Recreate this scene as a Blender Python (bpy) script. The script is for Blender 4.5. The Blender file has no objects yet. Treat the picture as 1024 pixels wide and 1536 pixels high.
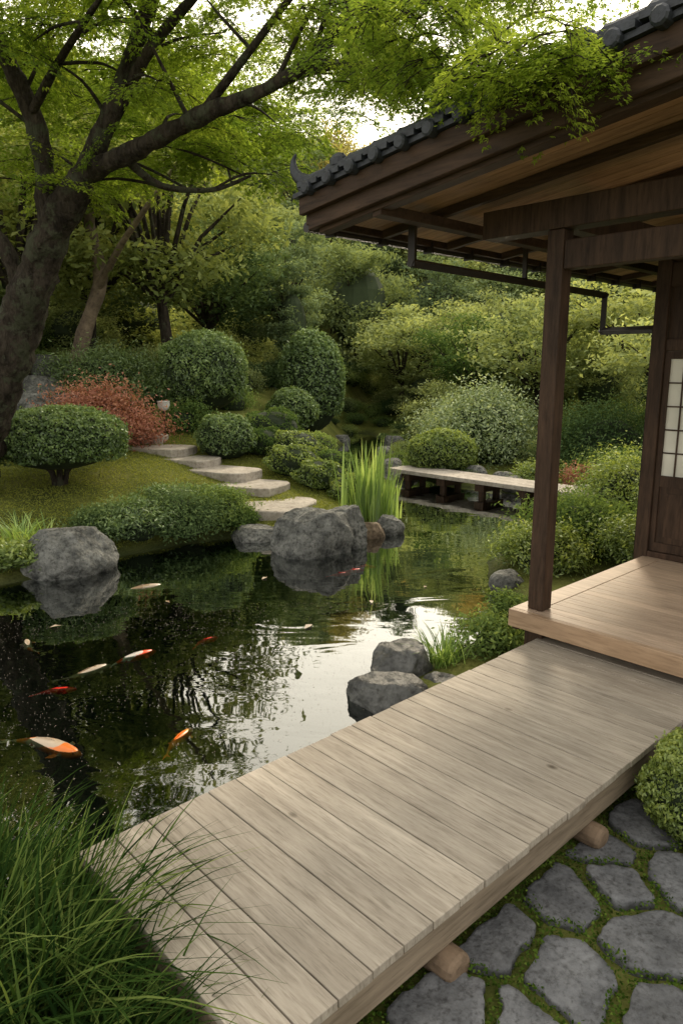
import bpy, math, random
import numpy as np
from mathutils import Vector, noise
random.seed(7); rng=np.random.default_rng(7)
S=bpy.context.scene
# ------------------------------------------------------------------ helpers
def link(o,parent=None):
    S.collection.objects.link(o)
    if parent: o.parent=parent
    return o
def empty(name,loc=(0,0,0),rz=0):
    o=bpy.data.objects.new(name,None); o.location=loc; o.rotation_euler=(0,0,rz); o.empty_display_size=.2
    return link(o)
def quad_mesh(name,parts,mats):
    Q=np.concatenate([p[0] for p in parts]).astype(np.float32); N=len(Q)
    mi=np.concatenate([np.full(len(p[0]),p[1],np.int32) for p in parts])
    rd=np.concatenate([np.broadcast_to(p[2],(len(p[0]),)) for p in parts]).astype(np.float32)
    me=bpy.data.meshes.new(name)
    me.vertices.add(4*N); me.vertices.foreach_set("co",Q.reshape(-1))
    me.loops.add(4*N); me.loops.foreach_set("vertex_index",np.arange(4*N,dtype=np.int32))
    me.polygons.add(N); me.polygons.foreach_set("loop_start",np.arange(0,4*N,4,dtype=np.int32))
    me.polygons.foreach_set("material_index",mi)
    me.update(calc_edges=True)
    at=me.attributes.new("rnd",'FLOAT','FACE'); at.data.foreach_set("value",rd)
    for m in mats: me.materials.append(m)
    return me
def obj(name,me,loc=(0,0,0),parent=None):
    o=bpy.data.objects.new(name,me); o.location=loc
    return link(o,parent)
class MB:
    def __init__(s): s.v=[]; s.f=[]; s.r=[]; s.m=[]
    def box(s,x0,x1,y0,y1,z0,z1,r=None,m=0,zf=None):
        n=len(s.v); r=random.random() if r is None else r
        for z in (z0,z1):
            for (x,y) in ((x0,y0),(x1,y0),(x1,y1),(x0,y1)):
                s.v.append((x,y,z+(zf(x,y) if zf else 0)))
        for f in ((3,2,1,0),(4,5,6,7),(0,1,5,4),(1,2,6,5),(2,3,7,6),(3,0,4,7)):
            s.f.append(tuple(n+i for i in f)); s.r.append(r); s.m.append(m)
    def rings(s,R,cap=True,r=0.5,m=0):
        n=len(s.v); k=len(R[0])
        for ring in R: s.v.extend([tuple(p) for p in ring])
        for i in range(len(R)-1):
            for j in range(k):
                a=n+i*k+j; b=n+i*k+(j+1)%k
                s.f.append((a,b,b+k,a+k)); s.r.append(r); s.m.append(m)
        if cap:
            s.f.append(tuple(n+j for j in range(k))[::-1]); s.r.append(r); s.m.append(m)
            s.f.append(tuple(n+(len(R)-1)*k+j for j in range(k))); s.r.append(r); s.m.append(m)
    def tube(s,P,Rd,k=10,bump=0,r=0.5,m=0,cap=True):
        s.rings(tube_rings(P,Rd,k,bump),cap,r,m)
    def make(s,name,mats,parent=None,loc=(0,0,0),smooth=False,bevel=0,rz=0):
        me=bpy.data.meshes.new(name); me.from_pydata(s.v,[],s.f); me.update()
        at=me.attributes.new("rnd",'FLOAT','FACE'); at.data.foreach_set("value",np.array(s.r,np.float32))
        me.polygons.foreach_set("material_index",np.array(s.m,np.int32))
        for mm in (mats if isinstance(mats,list) else [mats]): me.materials.append(mm)
        if smooth: me.polygons.foreach_set("use_smooth",np.ones(len(s.f),bool))
        o=obj(name,me,loc,parent); o.rotation_euler=(0,0,rz)
        if bevel:
            b=o.modifiers.new("bevel",'BEVEL'); b.width=bevel; b.segments=2; b.limit_method='ANGLE'
        return o
def tube_rings(P,Rd,k=10,bump=0):
    P=[Vector(p) for p in P]; R=[]; ref=Vector((.13,.31,.94)).normalized()
    for i,p in enumerate(P):
        t=(P[min(i+1,len(P)-1)]-P[max(i-1,0)]).normalized()
        a=t.cross(ref); 
        if a.length<.1: a=t.cross(Vector((1,0,0)))
        a.normalize(); b=t.cross(a).normalized(); ring=[]
        for j in range(k):
            th=2*math.pi*j/k; rr=Rd[i]
            d=a*math.cos(th)+b*math.sin(th)
            if bump: rr*=1+bump*noise.noise((p+d*Rd[i])*3.2)+bump*.8*noise.noise((p+d*Rd[i])*9)
            ring.append(p+d*rr)
        R.append(ring)
    return R
def catmull(P,Rd,n=6):
    P=[Vector(p) for p in P]; out=[]; ro=[]
    for i in range(len(P)-1):
        p0=P[max(i-1,0)];p1=P[i];p2=P[i+1];p3=P[min(i+2,len(P)-1)]
        for j in range(n):
            t=j/n
            out.append(0.5*((2*p1)+(p2-p0)*t+(2*p0-5*p1+4*p2-p3)*t*t+(3*p1-p0-3*p2+p3)*t**3)); ro.append(Rd[i]*(1-t)+Rd[i+1]*t)
    out.append(P[-1]); ro.append(Rd[-1]); return out,ro
def tube_quads(P,Rd,k=6):
    R=tube_rings(P,Rd,k); q=[]
    for i in range(len(R)-1):
        for j in range(k):
            q.append([R[i][j],R[i][(j+1)%k],R[i+1][(j+1)%k],R[i+1][j]])
    return np.array(q,dtype=np.float32)
def unit(a): return a/np.maximum(np.linalg.norm(a,axis=-1,keepdims=True),1e-6)
def leaves(C,Nrm,size,ratio=.5,jit=.6):
    N=len(C); n=unit(Nrm+rng.normal(0,jit,(N,3)))
    r=rng.normal(0,1,(N,3)); t=unit(np.cross(n,r)); s=np.cross(n,t)
    L=(size*rng.uniform(.65,1.25,N))[:,None]
    fold=n*L*.18
    return np.stack([C-t*L,C+s*L*ratio+fold,C+t*L,C-s*L*ratio+fold],1)
def blades(N,loc,spread,h,lean,w,seg=5,droop=.5,bias=(0,0)):
    base=np.array(loc)+np.stack([rng.normal(0,spread,N),rng.normal(0,spread,N),np.zeros(N)],1)
    off=base-np.array(loc)+np.array([bias[0],bias[1],0]); th=np.arctan2(off[:,1],off[:,0])+rng.normal(0,.9,N)
    dirv=np.stack([np.cos(th),np.sin(th),np.zeros(N)],1); side=np.stack([-np.sin(th),np.cos(th),np.zeros(N)],1)
    H=h*rng.uniform(.4,1.1,N); Ln=lean*rng.uniform(.3,1.2,N); wv=w*rng.uniform(.5,1.3,N)[:,None]
    prev=None; Q=[]
    for i in range(seg+1):
        s=i/seg
        c=base+dirv*(H*Ln*(s**1.7))[:,None]+np.array([0,0,1])*(H*(s-droop*Ln*s**2.6*.75))[:,None]
        ww=(wv*(1-s**2)*.5+wv*.03)
        l=c-side*ww; r=c+side*ww
        if prev is not None: Q.append(np.stack([prev[0],prev[1],r,l],1))
        prev=(l,r)
    rd=rng.uniform(0,1,N)**1.5
    return np.concatenate(Q),np.tile(rd,seg)
def ell_quads(c,r,nu=16,nv=10):
    u=np.linspace(0,2*np.pi,nu+1); v=np.linspace(-np.pi/2,np.pi/2,nv+1)
    U,V=np.meshgrid(u,v); P=np.stack([np.cos(U)*np.cos(V)*r[0]+c[0],np.sin(U)*np.cos(V)*r[1]+c[1],np.sin(V)*r[2]+c[2]],-1)
    return np.stack([P[:-1,:-1],P[:-1,1:],P[1:,1:],P[1:,:-1]],2).reshape(-1,4,3)
# ------------------------------------------------------------------ materials
def newmat(name):
    m=bpy.data.materials.new(name); m.use_nodes=True; nt=m.node_tree; nt.nodes.clear()
    out=nt.nodes.new('ShaderNodeOutputMaterial'); return m,nt,out
def N(nt,t,**kw):
    n=nt.nodes.new(t)
    for k,v in kw.items(): setattr(n,k,v)
    return n
def ramp(nt,fac,stops):
    r=nt.nodes.new('ShaderNodeValToRGB'); e=r.color_ramp.elements
    while len(e)<len(stops): e.new(.5)
    for x,(p,c) in zip(e,stops): x.position=p; x.color=(*c,1)
    nt.links.new(fac,r.inputs[0]); return r.outputs[0]
def leafmat(name,dark,mid,light,tr=.35,var=.5,gloss=.0,gain=1.6,rough=.4):
    m,nt,out=newmat(name); L=nt.links.new
    g_=lambda c:tuple(x*gain for x in c)
    a=N(nt,'ShaderNodeAttribute',attribute_name='rnd')
    col=ramp(nt,a.outputs['Fac'],[(0,g_(dark)),(.5,g_(mid)),(1,g_(light))])
    if var>0:
        oi=N(nt,'ShaderNodeObjectInfo')
        mr=N(nt,'ShaderNodeMapRange'); L(oi.outputs['Random'],mr.inputs[0]); mr.inputs[3].default_value=1-var*.5; mr.inputs[4].default_value=1+var*.5
        mh=N(nt,'ShaderNodeMath',operation='MULTIPLY_ADD'); L(oi.outputs['Random'],mh.inputs[0]); mh.inputs[1].default_value=-.05*var; mh.inputs[2].default_value=.5+.025*var
        hs=N(nt,'ShaderNodeHueSaturation'); L(col,hs.inputs['Color']); L(mr.outputs[0],hs.inputs['Value']); L(mh.outputs[0],hs.inputs['Hue']); col=hs.outputs[0]
    p=N(nt,'ShaderNodeBsdfDiffuse'); L(col,p.inputs[0])
    t=N(nt,'ShaderNodeBsdfTranslucent'); g=N(nt,'ShaderNodeMixRGB',blend_type='MULTIPLY'); g.inputs[0].default_value=1
    L(col,g.inputs[1]); g.inputs[2].default_value=(1.6,1.5,.85,1); L(g.outputs[0],t.inputs[0])
    mx=N(nt,'ShaderNodeMixShader'); mx.inputs[0].default_value=tr; L(p.outputs[0],mx.inputs[1]); L(t.outputs[0],mx.inputs[2]); last=mx.outputs[0]
    if gloss:
        gl=N(nt,'ShaderNodeBsdfGlossy'); gl.inputs['Roughness'].default_value=rough; gl.inputs[0].default_value=(.9,1,.9,1)
        m2=N(nt,'ShaderNodeMixShader'); m2.inputs[0].default_value=gloss; L(last,m2.inputs[1]); L(gl.outputs[0],m2.inputs[2]); last=m2.outputs[0]
    L(last,out.inputs[0])
    return m
def plainmat(name,c1,c2,scale=4,rough=.7,bump=.2,bscale=20,mscale=(1,1,1),spec=.4,metal=0,dist=.02,rndamt=0.0,knots=False,fine=0,fcon=.5,moss=None):
    m,nt,out=newmat(name); L=nt.links.new
    tc=N(nt,'ShaderNodeTexCoord'); mp=N(nt,'ShaderNodeMapping'); mp.inputs['Scale'].default_value=mscale; L(tc.outputs['Object'],mp.inputs[0])
    at=N(nt,'ShaderNodeAttribute',attribute_name='rnd')
    w=N(nt,'ShaderNodeMath',operation='MULTIPLY'); L(at.outputs['Fac'],w.inputs[0]); w.inputs[1].default_value=37.
    n1=N(nt,'ShaderNodeTexNoise',noise_dimensions='4D'); L(mp.outputs[0],n1.inputs['Vector']); L(w.outputs[0],n1.inputs['W']); n1.inputs['Scale'].default_value=scale; n1.inputs['Detail'].default_value=8; n1.inputs['Roughness'].default_value=.65
    col=ramp(nt,n1.outputs[0],[(.32,c1),(.68,c2)])
    mr=N(nt,'ShaderNodeMapRange'); L(at.outputs['Fac'],mr.inputs[0]); mr.inputs[3].default_value=1-rndamt; mr.inputs[4].default_value=1+rndamt
    hs=N(nt,'ShaderNodeHueSaturation'); L(col,hs.inputs['Color']); L(mr.outputs[0],hs.inputs['Value'])
    last=hs.outputs[0]
    n3=N(nt,'ShaderNodeTexNoise'); L(tc.outputs['Object'],n3.inputs['Vector']); n3.inputs['Scale'].default_value=2.3; n3.inputs['Detail'].default_value=5
    st=ramp(nt,n3.outputs[0],[(.3,(.78,.78,.78)),(.65,(1.08,1.08,1.08))])
    mu=N(nt,'ShaderNodeMixRGB',blend_type='MULTIPLY'); mu.inputs[0].default_value=.8; L(last,mu.inputs[1]); L(st,mu.inputs[2]); last=mu.outputs[0]
    if fine:
        n4=N(nt,'ShaderNodeTexNoise',noise_dimensions='4D'); L(mp.outputs[0],n4.inputs['Vector']); L(w.outputs[0],n4.inputs['W']); n4.inputs['Scale'].default_value=fine; n4.inputs['Detail'].default_value=4; n4.inputs['Roughness'].default_value=.7
        s4=ramp(nt,n4.outputs[0],[(.34,(fcon,fcon*.97,fcon*.93)),(.5,(1,1,1)),(.7,(1+(1-fcon)*.35,)*3)])
        m4=N(nt,'ShaderNodeMixRGB',blend_type='MULTIPLY'); m4.inputs[0].default_value=.85; L(last,m4.inputs[1]); L(s4,m4.inputs[2]); last=m4.outputs[0]
    if knots:
        vo=N(nt,'ShaderNodeTexVoronoi',voronoi_dimensions='4D'); mp2=N(nt,'ShaderNodeMapping'); mp2.inputs['Scale'].default_value=(1.6,1.,1); L(tc.outputs['Object'],mp2.inputs[0]); L(mp2.outputs[0],vo.inputs['Vector']); L(w.outputs[0],vo.inputs['W']); vo.inputs['Scale'].default_value=3.2
        kr=ramp(nt,vo.outputs['Distance'],[(.05,(.2,.16,.12)),(.12,(1,1,1))])
        mk=N(nt,'ShaderNodeMixRGB',blend_type='MULTIPLY'); mk.inputs[0].default_value=.85; L(last,mk.inputs[1]); L(kr,mk.inputs[2]); last=mk.outputs[0]
    if moss:
        n5=N(nt,'ShaderNodeTexNoise'); L(tc.outputs['Object'],n5.inputs['Vector']); n5.inputs['Scale'].default_value=3.1; n5.inputs['Detail'].default_value=7; n5.inputs['Roughness'].default_value=.75
        s5=ramp(nt,n5.outputs[0],[(.52,(0,0,0)),(.58,(1,1,1))]); m5=N(nt,'ShaderNodeMixRGB'); L(s5,m5.inputs[0]); L(last,m5.inputs[1]); m5.inputs[2].default_value=(*moss,1); last=m5.outputs[0]
    p=N(nt,'ShaderNodeBsdfPrincipled'); p.inputs['Roughness'].default_value=rough; p.inputs['Specular IOR Level'].default_value=spec; p.inputs['Metallic'].default_value=metal
    L(last,p.inputs['Base Color'])
    n2=N(nt,'ShaderNodeTexNoise',noise_dimensions='4D'); L(mp.outputs[0],n2.inputs['Vector']); L(w.outputs[0],n2.inputs['W']); n2.inputs['Scale'].default_value=bscale; n2.inputs['Detail'].default_value=6
    b=N(nt,'ShaderNodeBump'); b.inputs['Strength'].default_value=bump; b.inputs['Distance'].default_value=dist; L(n2.outputs[0],b.inputs['Height']); L(b.outputs[0],p.inputs['Normal'])
    L(p.outputs[0],out.inputs[0]); return m

M_maple=leafmat("maple_leaf",(.055,.085,.014),(.12,.17,.028),(.20,.27,.05),tr=.55,var=.6,gain=1.75)
M_green=leafmat("leaf_green",(.035,.06,.018),(.085,.13,.04),(.155,.21,.07),var=.7)
M_dark=leafmat("leaf_dark",(.024,.042,.018),(.055,.088,.035),(.105,.15,.065),tr=.25,var=.5)
M_hgreen=leafmat("leaf_hill_haze_green",(.06,.078,.033),(.13,.155,.067),(.21,.24,.11),var=.6,tr=.35,gain=2.15)  # pale grey-green: distance haze painted into the leaf colour
M_hdark=leafmat("leaf_hill_haze_dark",(.045,.066,.036),(.095,.125,.066),(.16,.2,.10),tr=.3,var=.6,gain=2.0)  # dark hill foliage, lightened and greyed to paint in haze
M_warm=leafmat("leaf_haze_warm",(.11,.10,.04),(.23,.20,.08),(.33,.28,.12),tr=.4,var=.6,gain=1.9)  # golden haze and backlight painted into the leaf colour
M_hyel=leafmat("leaf_hill_haze_yellowgreen",(.08,.10,.032),(.165,.19,.068),(.26,.28,.11),tr=.35,var=.5,gain=1.95)  # muted yellow-green, with distance haze put into the colour
M_yel=leafmat("leaf_yellowgreen",(.05,.075,.018),(.13,.175,.042),(.24,.28,.075),tr=.35,var=.3,gloss=.04)
M_topi=leafmat("leaf_topiary",(.03,.05,.018),(.085,.13,.042),(.17,.225,.08),tr=.25,var=.2,gloss=.05,gain=1.75)
M_pale=leafmat("leaf_pale",(.05,.075,.03),(.14,.185,.09),(.29,.34,.2),tr=.35,var=.2,gloss=.05)
M_red=leafmat("leaf_red",(.12,.05,.035),(.26,.125,.09),(.40,.22,.17),tr=.3,var=.1,gain=1.5)
M_blade=leafmat("grass_blade",(.010,.024,.006),(.035,.066,.014),(.13,.17,.045),tr=.35,var=.1,gain=1.5)
M_iris=leafmat("iris_blade",(.11,.17,.05),(.2,.3,.09),(.34,.43,.15),tr=.4,var=.1,gloss=.04,gain=1.4)
M_lawn=leafmat("lawn_blade",(.08,.095,.02),(.155,.175,.04),(.23,.24,.06),tr=.4,var=.0)
M_moss=leafmat("moss_leaf",(.02,.04,.007),(.05,.09,.014),(.12,.17,.03),tr=.3,var=.0,gain=1.3)
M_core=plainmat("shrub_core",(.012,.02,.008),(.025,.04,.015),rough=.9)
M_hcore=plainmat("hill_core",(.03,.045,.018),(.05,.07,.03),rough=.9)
M_bark=plainmat("bark",(.012,.009,.007),(.075,.06,.046),scale=9,bump=1,bscale=16,mscale=(1,1,.35),rough=.9,dist=.09,spec=.15,fine=24,fcon=.35,moss=(.06,.062,.04))
M_bark2=plainmat("bark_pale",(.09,.065,.045),(.25,.19,.135),scale=5,bump=.8,bscale=14,rough=.85,fine=14)
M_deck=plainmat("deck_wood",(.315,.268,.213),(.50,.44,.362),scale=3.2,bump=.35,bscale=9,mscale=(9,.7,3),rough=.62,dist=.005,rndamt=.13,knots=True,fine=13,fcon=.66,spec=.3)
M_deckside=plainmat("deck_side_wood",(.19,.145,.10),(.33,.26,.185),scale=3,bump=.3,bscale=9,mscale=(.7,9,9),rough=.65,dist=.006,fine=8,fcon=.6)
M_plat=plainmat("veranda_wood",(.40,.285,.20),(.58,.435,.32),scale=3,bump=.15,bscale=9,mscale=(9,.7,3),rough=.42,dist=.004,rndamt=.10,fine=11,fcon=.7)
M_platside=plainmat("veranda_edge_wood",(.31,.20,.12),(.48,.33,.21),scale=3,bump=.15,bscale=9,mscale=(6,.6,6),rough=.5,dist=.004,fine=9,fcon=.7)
M_frame=plainmat("dark_timber",(.032,.019,.012),(.088,.051,.032),scale=3,bump=.25,bscale=9,mscale=(5,5,.6),rough=.55,dist=.005,rndamt=.1,fine=9,spec=.2)
M_raft=plainmat("rafter_timber",(.036,.022,.014),(.09,.053,.033),scale=3,bump=.2,bscale=9,mscale=(6,.6,6),rough=.6,dist=.005,fine=9,spec=.2)
M_soffit=plainmat("soffit_board",(.33,.185,.10),(.56,.345,.2),scale=2.5,bump=.2,bscale=9,mscale=(7,.6,3),rough=.6,dist=.004,rndamt=.3,fine=9,fcon=.6,spec=.2)
M_tile=plainmat("roof_tile",(.018,.021,.027),(.05,.056,.068),scale=8,bump=.3,bscale=30,rough=.5,spec=.4,fine=30)
M_metal=plainmat("gutter_metal",(.014,.010,.008),(.035,.025,.02),scale=6,bump=.05,rough=.4,spec=.4)
M_paper=plainmat("shoji_paper",(.72,.70,.60),(.8,.78,.68),scale=3,bump=.02,rough=.8)
M_rock=plainmat("garden_rock",(.05,.052,.05),(.27,.27,.25),scale=7,bump=1,bscale=12,rough=.85,dist=.07,fine=26,fcon=.3,spec=.2)
M_rockd=plainmat("wet_rock",(.03,.03,.029),(.15,.15,.14),scale=5,bump=.8,bscale=14,rough=.5,dist=.04,fine=22,fcon=.35)
M_rockb=plainmat("brown_rock",(.09,.06,.04),(.24,.18,.12),scale=5,bump=.5,bscale=14,rough=.8,dist=.03,fine=20)
M_flag=plainmat("flagstone",(.085,.087,.092),(.20,.203,.21),scale=7,bump=1,bscale=34,rough=.8,dist=.012,rndamt=.18,fine=45,fcon=.45,spec=.25)
M_slab=plainmat("stone_slab",(.32,.28,.235),(.52,.47,.41),scale=5,bump=.35,bscale=25,rough=.8,dist=.015,rndamt=.08,fine=20,fcon=.7)
M_log=plainmat("log_wood",(.14,.095,.06),(.27,.19,.125),scale=5,bump=.4,bscale=12,rough=.75,fine=14)
M_white=plainmat("white_ceramic",(.7,.7,.68),(.8,.8,.78),rough=.3,bump=0)
# ------------------------------------------------------------------ terrain
POND=np.array([(-9,2.5),(-3,2.5),(-1.6,2.65),(-1.2,2.62),(-.57,2.4),(.3,3.3),(.45,3.75),(.3,4.3),(.35,4.95),(.75,5.35),(1.1,5.7),(1.5,6.3),(1.6,7.3),(1.75,8.3),(2.3,9.4),(3.3,10.2),(4.1,11.2),(3.7,12.6),(2.6,13.7),(1.8,14.6),(1.4,16),(1.2,19),(1.4,22),(1.0,26),(.3,26),(.1,22),(-.45,18.5),(0.0,15),(.5,13),(.8,11.2),(.75,10.3),(.2,9.6),(-.8,9.3),(-1.5,9.6),(-2.2,9.1),(-2.9,8.5),(-3.2,7.8),(-3.7,7.35),(-5,7.1),(-9,7)])
def sdist(x,y):
    x=np.asarray(x,float); y=np.asarray(y,float); d=np.full(x.shape,1e9); ins=np.zeros(x.shape,bool); n=len(POND)
    for i in range(n):
        x0,y0=POND[i]; x1,y1=POND[(i+1)%n]; ex,ey=x1-x0,y1-y0
        t=np.clip(((x-x0)*ex+(y-y0)*ey)/(ex*ex+ey*ey),0,1)
        d=np.minimum(d,np.hypot(x-x0-t*ex,y-y0-t*ey))
        c=((y0>y)!=(y1>y)); xi=x0+(y-y0)*ex/(ey if abs(ey)>1e-9 else 1e-9)
        ins^=(c&(x<xi))
    return np.where(ins,-d,d)
def sm(t): t=np.clip(t,0,1); return t*t*(3-2*t)
def Hf(x,y):
    x=np.asarray(x,float); y=np.asarray(y,float); d=sdist(x,y)
    s=(-x-.9)*.66+(y-10.5)*.75
    left=(.17*np.clip(s,0,9)*sm((1.2-x)/1.5)*sm(d/2.0)+.13*sm(d/1.0)*sm((1-x)/1.5)*sm((y-6)/2))
    hill=(14*sm((y-22)/44)*sm(d/3)+3.6*sm((-x-6)/9)*sm((y-8)/9)+4.5*sm((x-5.5)/14)*sm((y-11)/9))
    wob=.05*np.sin(x*1.7+y*.9)*np.sin(y*1.3-x*.6)*sm(d/2)*sm((y-6)/3)
    out=.11*sm(d/.35)+left+hill+wob
    return np.where(d<0,-.8*sm(-d/.7),out)
def h(x,y): return float(Hf(x,y))
def axis(lo,hi,c0,c1,fine,n):
    a=np.arange(c0,c1,fine); l=c0-np.geomspace(fine,c0-lo,n)[::-1]; r=c1-fine+np.geomspace(fine,hi-c1,n)
    return np.concatenate([l,a,r])
gx=axis(-300,300,-10,10,.12,45); gy=axis(-60,500,0,27,.12,50)
X,Y=np.meshgrid(gx,gy); Z=Hf(X,Y); nx,ny=len(gx),len(gy)
me=bpy.data.meshes.new("ground"); me.vertices.add(nx*ny); me.vertices.foreach_set("co",np.stack([X,Y,Z],-1).astype(np.float32).reshape(-1))
I=(np.arange(ny-1)[:,None]*nx+np.arange(nx-1)[None]).reshape(-1); F=np.stack([I,I+1,I+nx+1,I+nx],1).astype(np.int32)
me.loops.add(F.size); me.loops.foreach_set("vertex_index",F.reshape(-1)); me.polygons.add(len(F)); me.polygons.foreach_set("loop_start",np.arange(0,F.size,4,dtype=np.int32)); me.update(calc_edges=True)
me.polygons.foreach_set("use_smooth",np.ones(len(F),bool))
m,nt,out=newmat("ground_soil_grass"); L=nt.links.new
tc=N(nt,'ShaderNodeTexCoord'); n1=N(nt,'ShaderNodeTexNoise'); L(tc.outputs['Object'],n1.inputs['Vector']); n1.inputs['Scale'].default_value=1.1; n1.inputs['Detail'].default_value=9; n1.inputs['Roughness'].default_value=.7
c=ramp(nt,n1.outputs[0],[(.3,(.05,.06,.015)),(.5,(.12,.135,.03)),(.68,(.19,.19,.055))])
sp=N(nt,'ShaderNodeSeparateXYZ'); L(tc.outputs['Object'],sp.inputs[0])
mrr=N(nt,'ShaderNodeMapRange'); L(sp.outputs['Z'],mrr.inputs[0]); mrr.inputs[1].default_value=-.05; mrr.inputs[2].default_value=.13
mx=N(nt,'ShaderNodeMixRGB'); L(mrr.outputs[0],mx.inputs[0]); mx.inputs[1].default_value=(.012,.020,.013,1); L(c,mx.inputs[2])
p=N(nt,'ShaderNodeBsdfPrincipled'); p.inputs['Roughness'].default_value=.95; p.inputs['Specular IOR Level'].default_value=.1; L(mx.outputs[0],p.inputs['Base Color'])
n2=N(nt,'ShaderNodeTexNoise'); L(tc.outputs['Object'],n2.inputs['Vector']); n2.inputs['Scale'].default_value=25; n2.inputs['Detail'].default_value=6
b=N(nt,'ShaderNodeBump'); b.inputs['Strength'].default_value=.8; b.inputs['Distance'].default_value=.03; L(n2.outputs[0],b.inputs['Height']); L(b.outputs[0],p.inputs['Normal']); L(p.outputs[0],out.inputs[0])
me.materials.append(m); obj("ground",me)
# water
m,nt,out=newmat("pond_water"); L=nt.links.new
tc=N(nt,'ShaderNodeTexCoord'); n1=N(nt,'ShaderNodeTexNoise'); mp=N(nt,'ShaderNodeMapping'); mp.inputs['Scale'].default_value=(.8,1.5,1); L(tc.outputs['Object'],mp.inputs[0]); L(mp.outputs[0],n1.inputs['Vector']); n1.inputs['Scale'].default_value=1.6; n1.inputs['Detail'].default_value=2.6; n1.inputs['Distortion'].default_value=.6
b=N(nt,'ShaderNodeBump'); b.inputs['Strength'].default_value=.09; b.inputs['Distance'].default_value=.05; L(n1.outputs[0],b.inputs['Height'])
g=N(nt,'ShaderNodeBsdfGlossy'); g.inputs['Roughness'].default_value=.02; g.inputs['Color'].default_value=(.95,.97,.97,1); L(b.outputs[0],g.inputs['Normal'])
t=N(nt,'ShaderNodeBsdfTransparent'); t.inputs[0].default_value=(.48,.60,.50,1)
fr=N(nt,'ShaderNodeFresnel'); fr.inputs['IOR'].default_value=1.45; L(b.outputs[0],fr.inputs['Normal'])
mm=N(nt,'ShaderNodeMath',operation='MULTIPLY_ADD',use_clamp=True); L(fr.outputs[0],mm.inputs[0]); mm.inputs[1].default_value=2.3; mm.inputs[2].default_value=.0
ms=N(nt,'ShaderNodeMixShader'); L(mm.outputs[0],ms.inputs[0]); L(t.outputs[0],ms.inputs[1]); L(g.outputs[0],ms.inputs[2]); L(ms.outputs[0],out.inputs[0])
w=MB(); w.v=[(-9.5,2.2,0),(5,2.2,0),(5,27,0),(-9.5,27,0)]; w.f=[(0,1,2,3)]; w.r=[0]; w.m=[0]; w.make("pond_water",m)
# ------------------------------------------------------------------ building frame: local x=a (away-right), y=-b
C=(1.21,4.89,0); RZ=math.radians(43)
def loc2w(a,b): 
    return (C[0]+a*math.cos(RZ)+b*math.sin(RZ), C[1]+a*math.sin(RZ)-b*math.cos(RZ))
deck=empty("wooden_boardwalk",C,RZ)
mb=MB(); a=-3.28; pw=.152
while a<.2:
    j=random.uniform(-.005,.005); dz=random.uniform(-.0015,.0015)
    mb.box(a+.003,a+pw-.003,-1.40+j,-.19+j,.365+dz,.40+dz); a+=pw
mb.make("planks",M_deck,deck,bevel=.003)
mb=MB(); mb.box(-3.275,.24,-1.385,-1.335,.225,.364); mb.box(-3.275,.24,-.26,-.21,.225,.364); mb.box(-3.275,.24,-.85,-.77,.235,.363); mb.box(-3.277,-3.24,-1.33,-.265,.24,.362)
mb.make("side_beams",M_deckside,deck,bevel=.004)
mb=MB()
for aa,rr in ((-2.42,.06),(-1.35,.055),(-.35,.055)):
    z0=.165
    mb.rings([[(aa+rr*1.15*math.cos(t)*s,y,z0+rr*math.sin(t)*s) for t in np.linspace(0,2*math.pi,14,endpoint=False)] for y,s in ((-1.455,.6),(-1.45,.85),(-1.435,.97),(-1.415,1),(-.9,1))])
mb.make("support_logs",M_log,deck,smooth=False)
mb=MB()
for aa in (-3.1,-1.6,-.2): mb.box(aa-.05,aa+.05,-.32,-.22,-.6,.224)
mb.make("piles",M_frame,deck)
# ------------------------------------------------------------------ house
house=empty("japanese_teahouse",C,RZ)
mb=MB(); mb2=MB(); mb2.box(0,.046,-4,0,.472,.6,r=.4)
pw=.098; a=.05
while a<2.14:
    mb.box(a+.0015,a+pw-.0015,-4,-.17,.565,.598); a+=pw
mb.box(.049,2.2,-.166,-.0,.56,.6,r=.6)
mb.make("veranda_boards",M_plat,house,bevel=.002)
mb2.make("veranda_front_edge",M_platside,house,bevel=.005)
mb=MB(); mb.box(.05,2.2,-.05,-.005,.44,.558); mb.box(.10,.2,-.22,-.08,0.0,.56); mb.box(2.0,2.1,-.2,-.08,-.1,.56); mb.box(.10,.2,-1.9,-1.78,0,.56); mb.box(.3,2.2,-4,-.5,.05,.5)
mb.make("veranda_base",M_frame,house)
mb=MB()
mb.box(.105,.225,-.21,-.09,.602,3.19)
mb.box(.09,.25,-4,.42,3.192,3.375)
mb.box(.115,.22,-4,-.211,2.94,3.12)
mb.box(.252,2.15,-.21,-.09,3.2,3.37)
mb.box(2.17,2.29,-.035,.085,.45,3.45)
mb.box(2.19,2.28,-4,-.036,3.0,3.2)
mb.box(2.19,2.28,-4,-.036,2.46,2.56)
mb.box(2.17,2.30,-4,-.036,.602,.655)
mb.box(2.32,5.4,.0,.06,.2,3.6)
mb.make("timber_frame",M_frame,house,bevel=.006)
mb=MB(); y=-.038
while y>-4:
    mb.box(2.22,2.245,y-.118,y-.002,2.56,3.0); mb.box(2.22,2.245,y-.118,y-.002,3.2,3.72); y-=.12
mb.make("upper_wall_boards",M_frame,house)
mb=MB(); mp_=MB(); y=-.04
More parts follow.
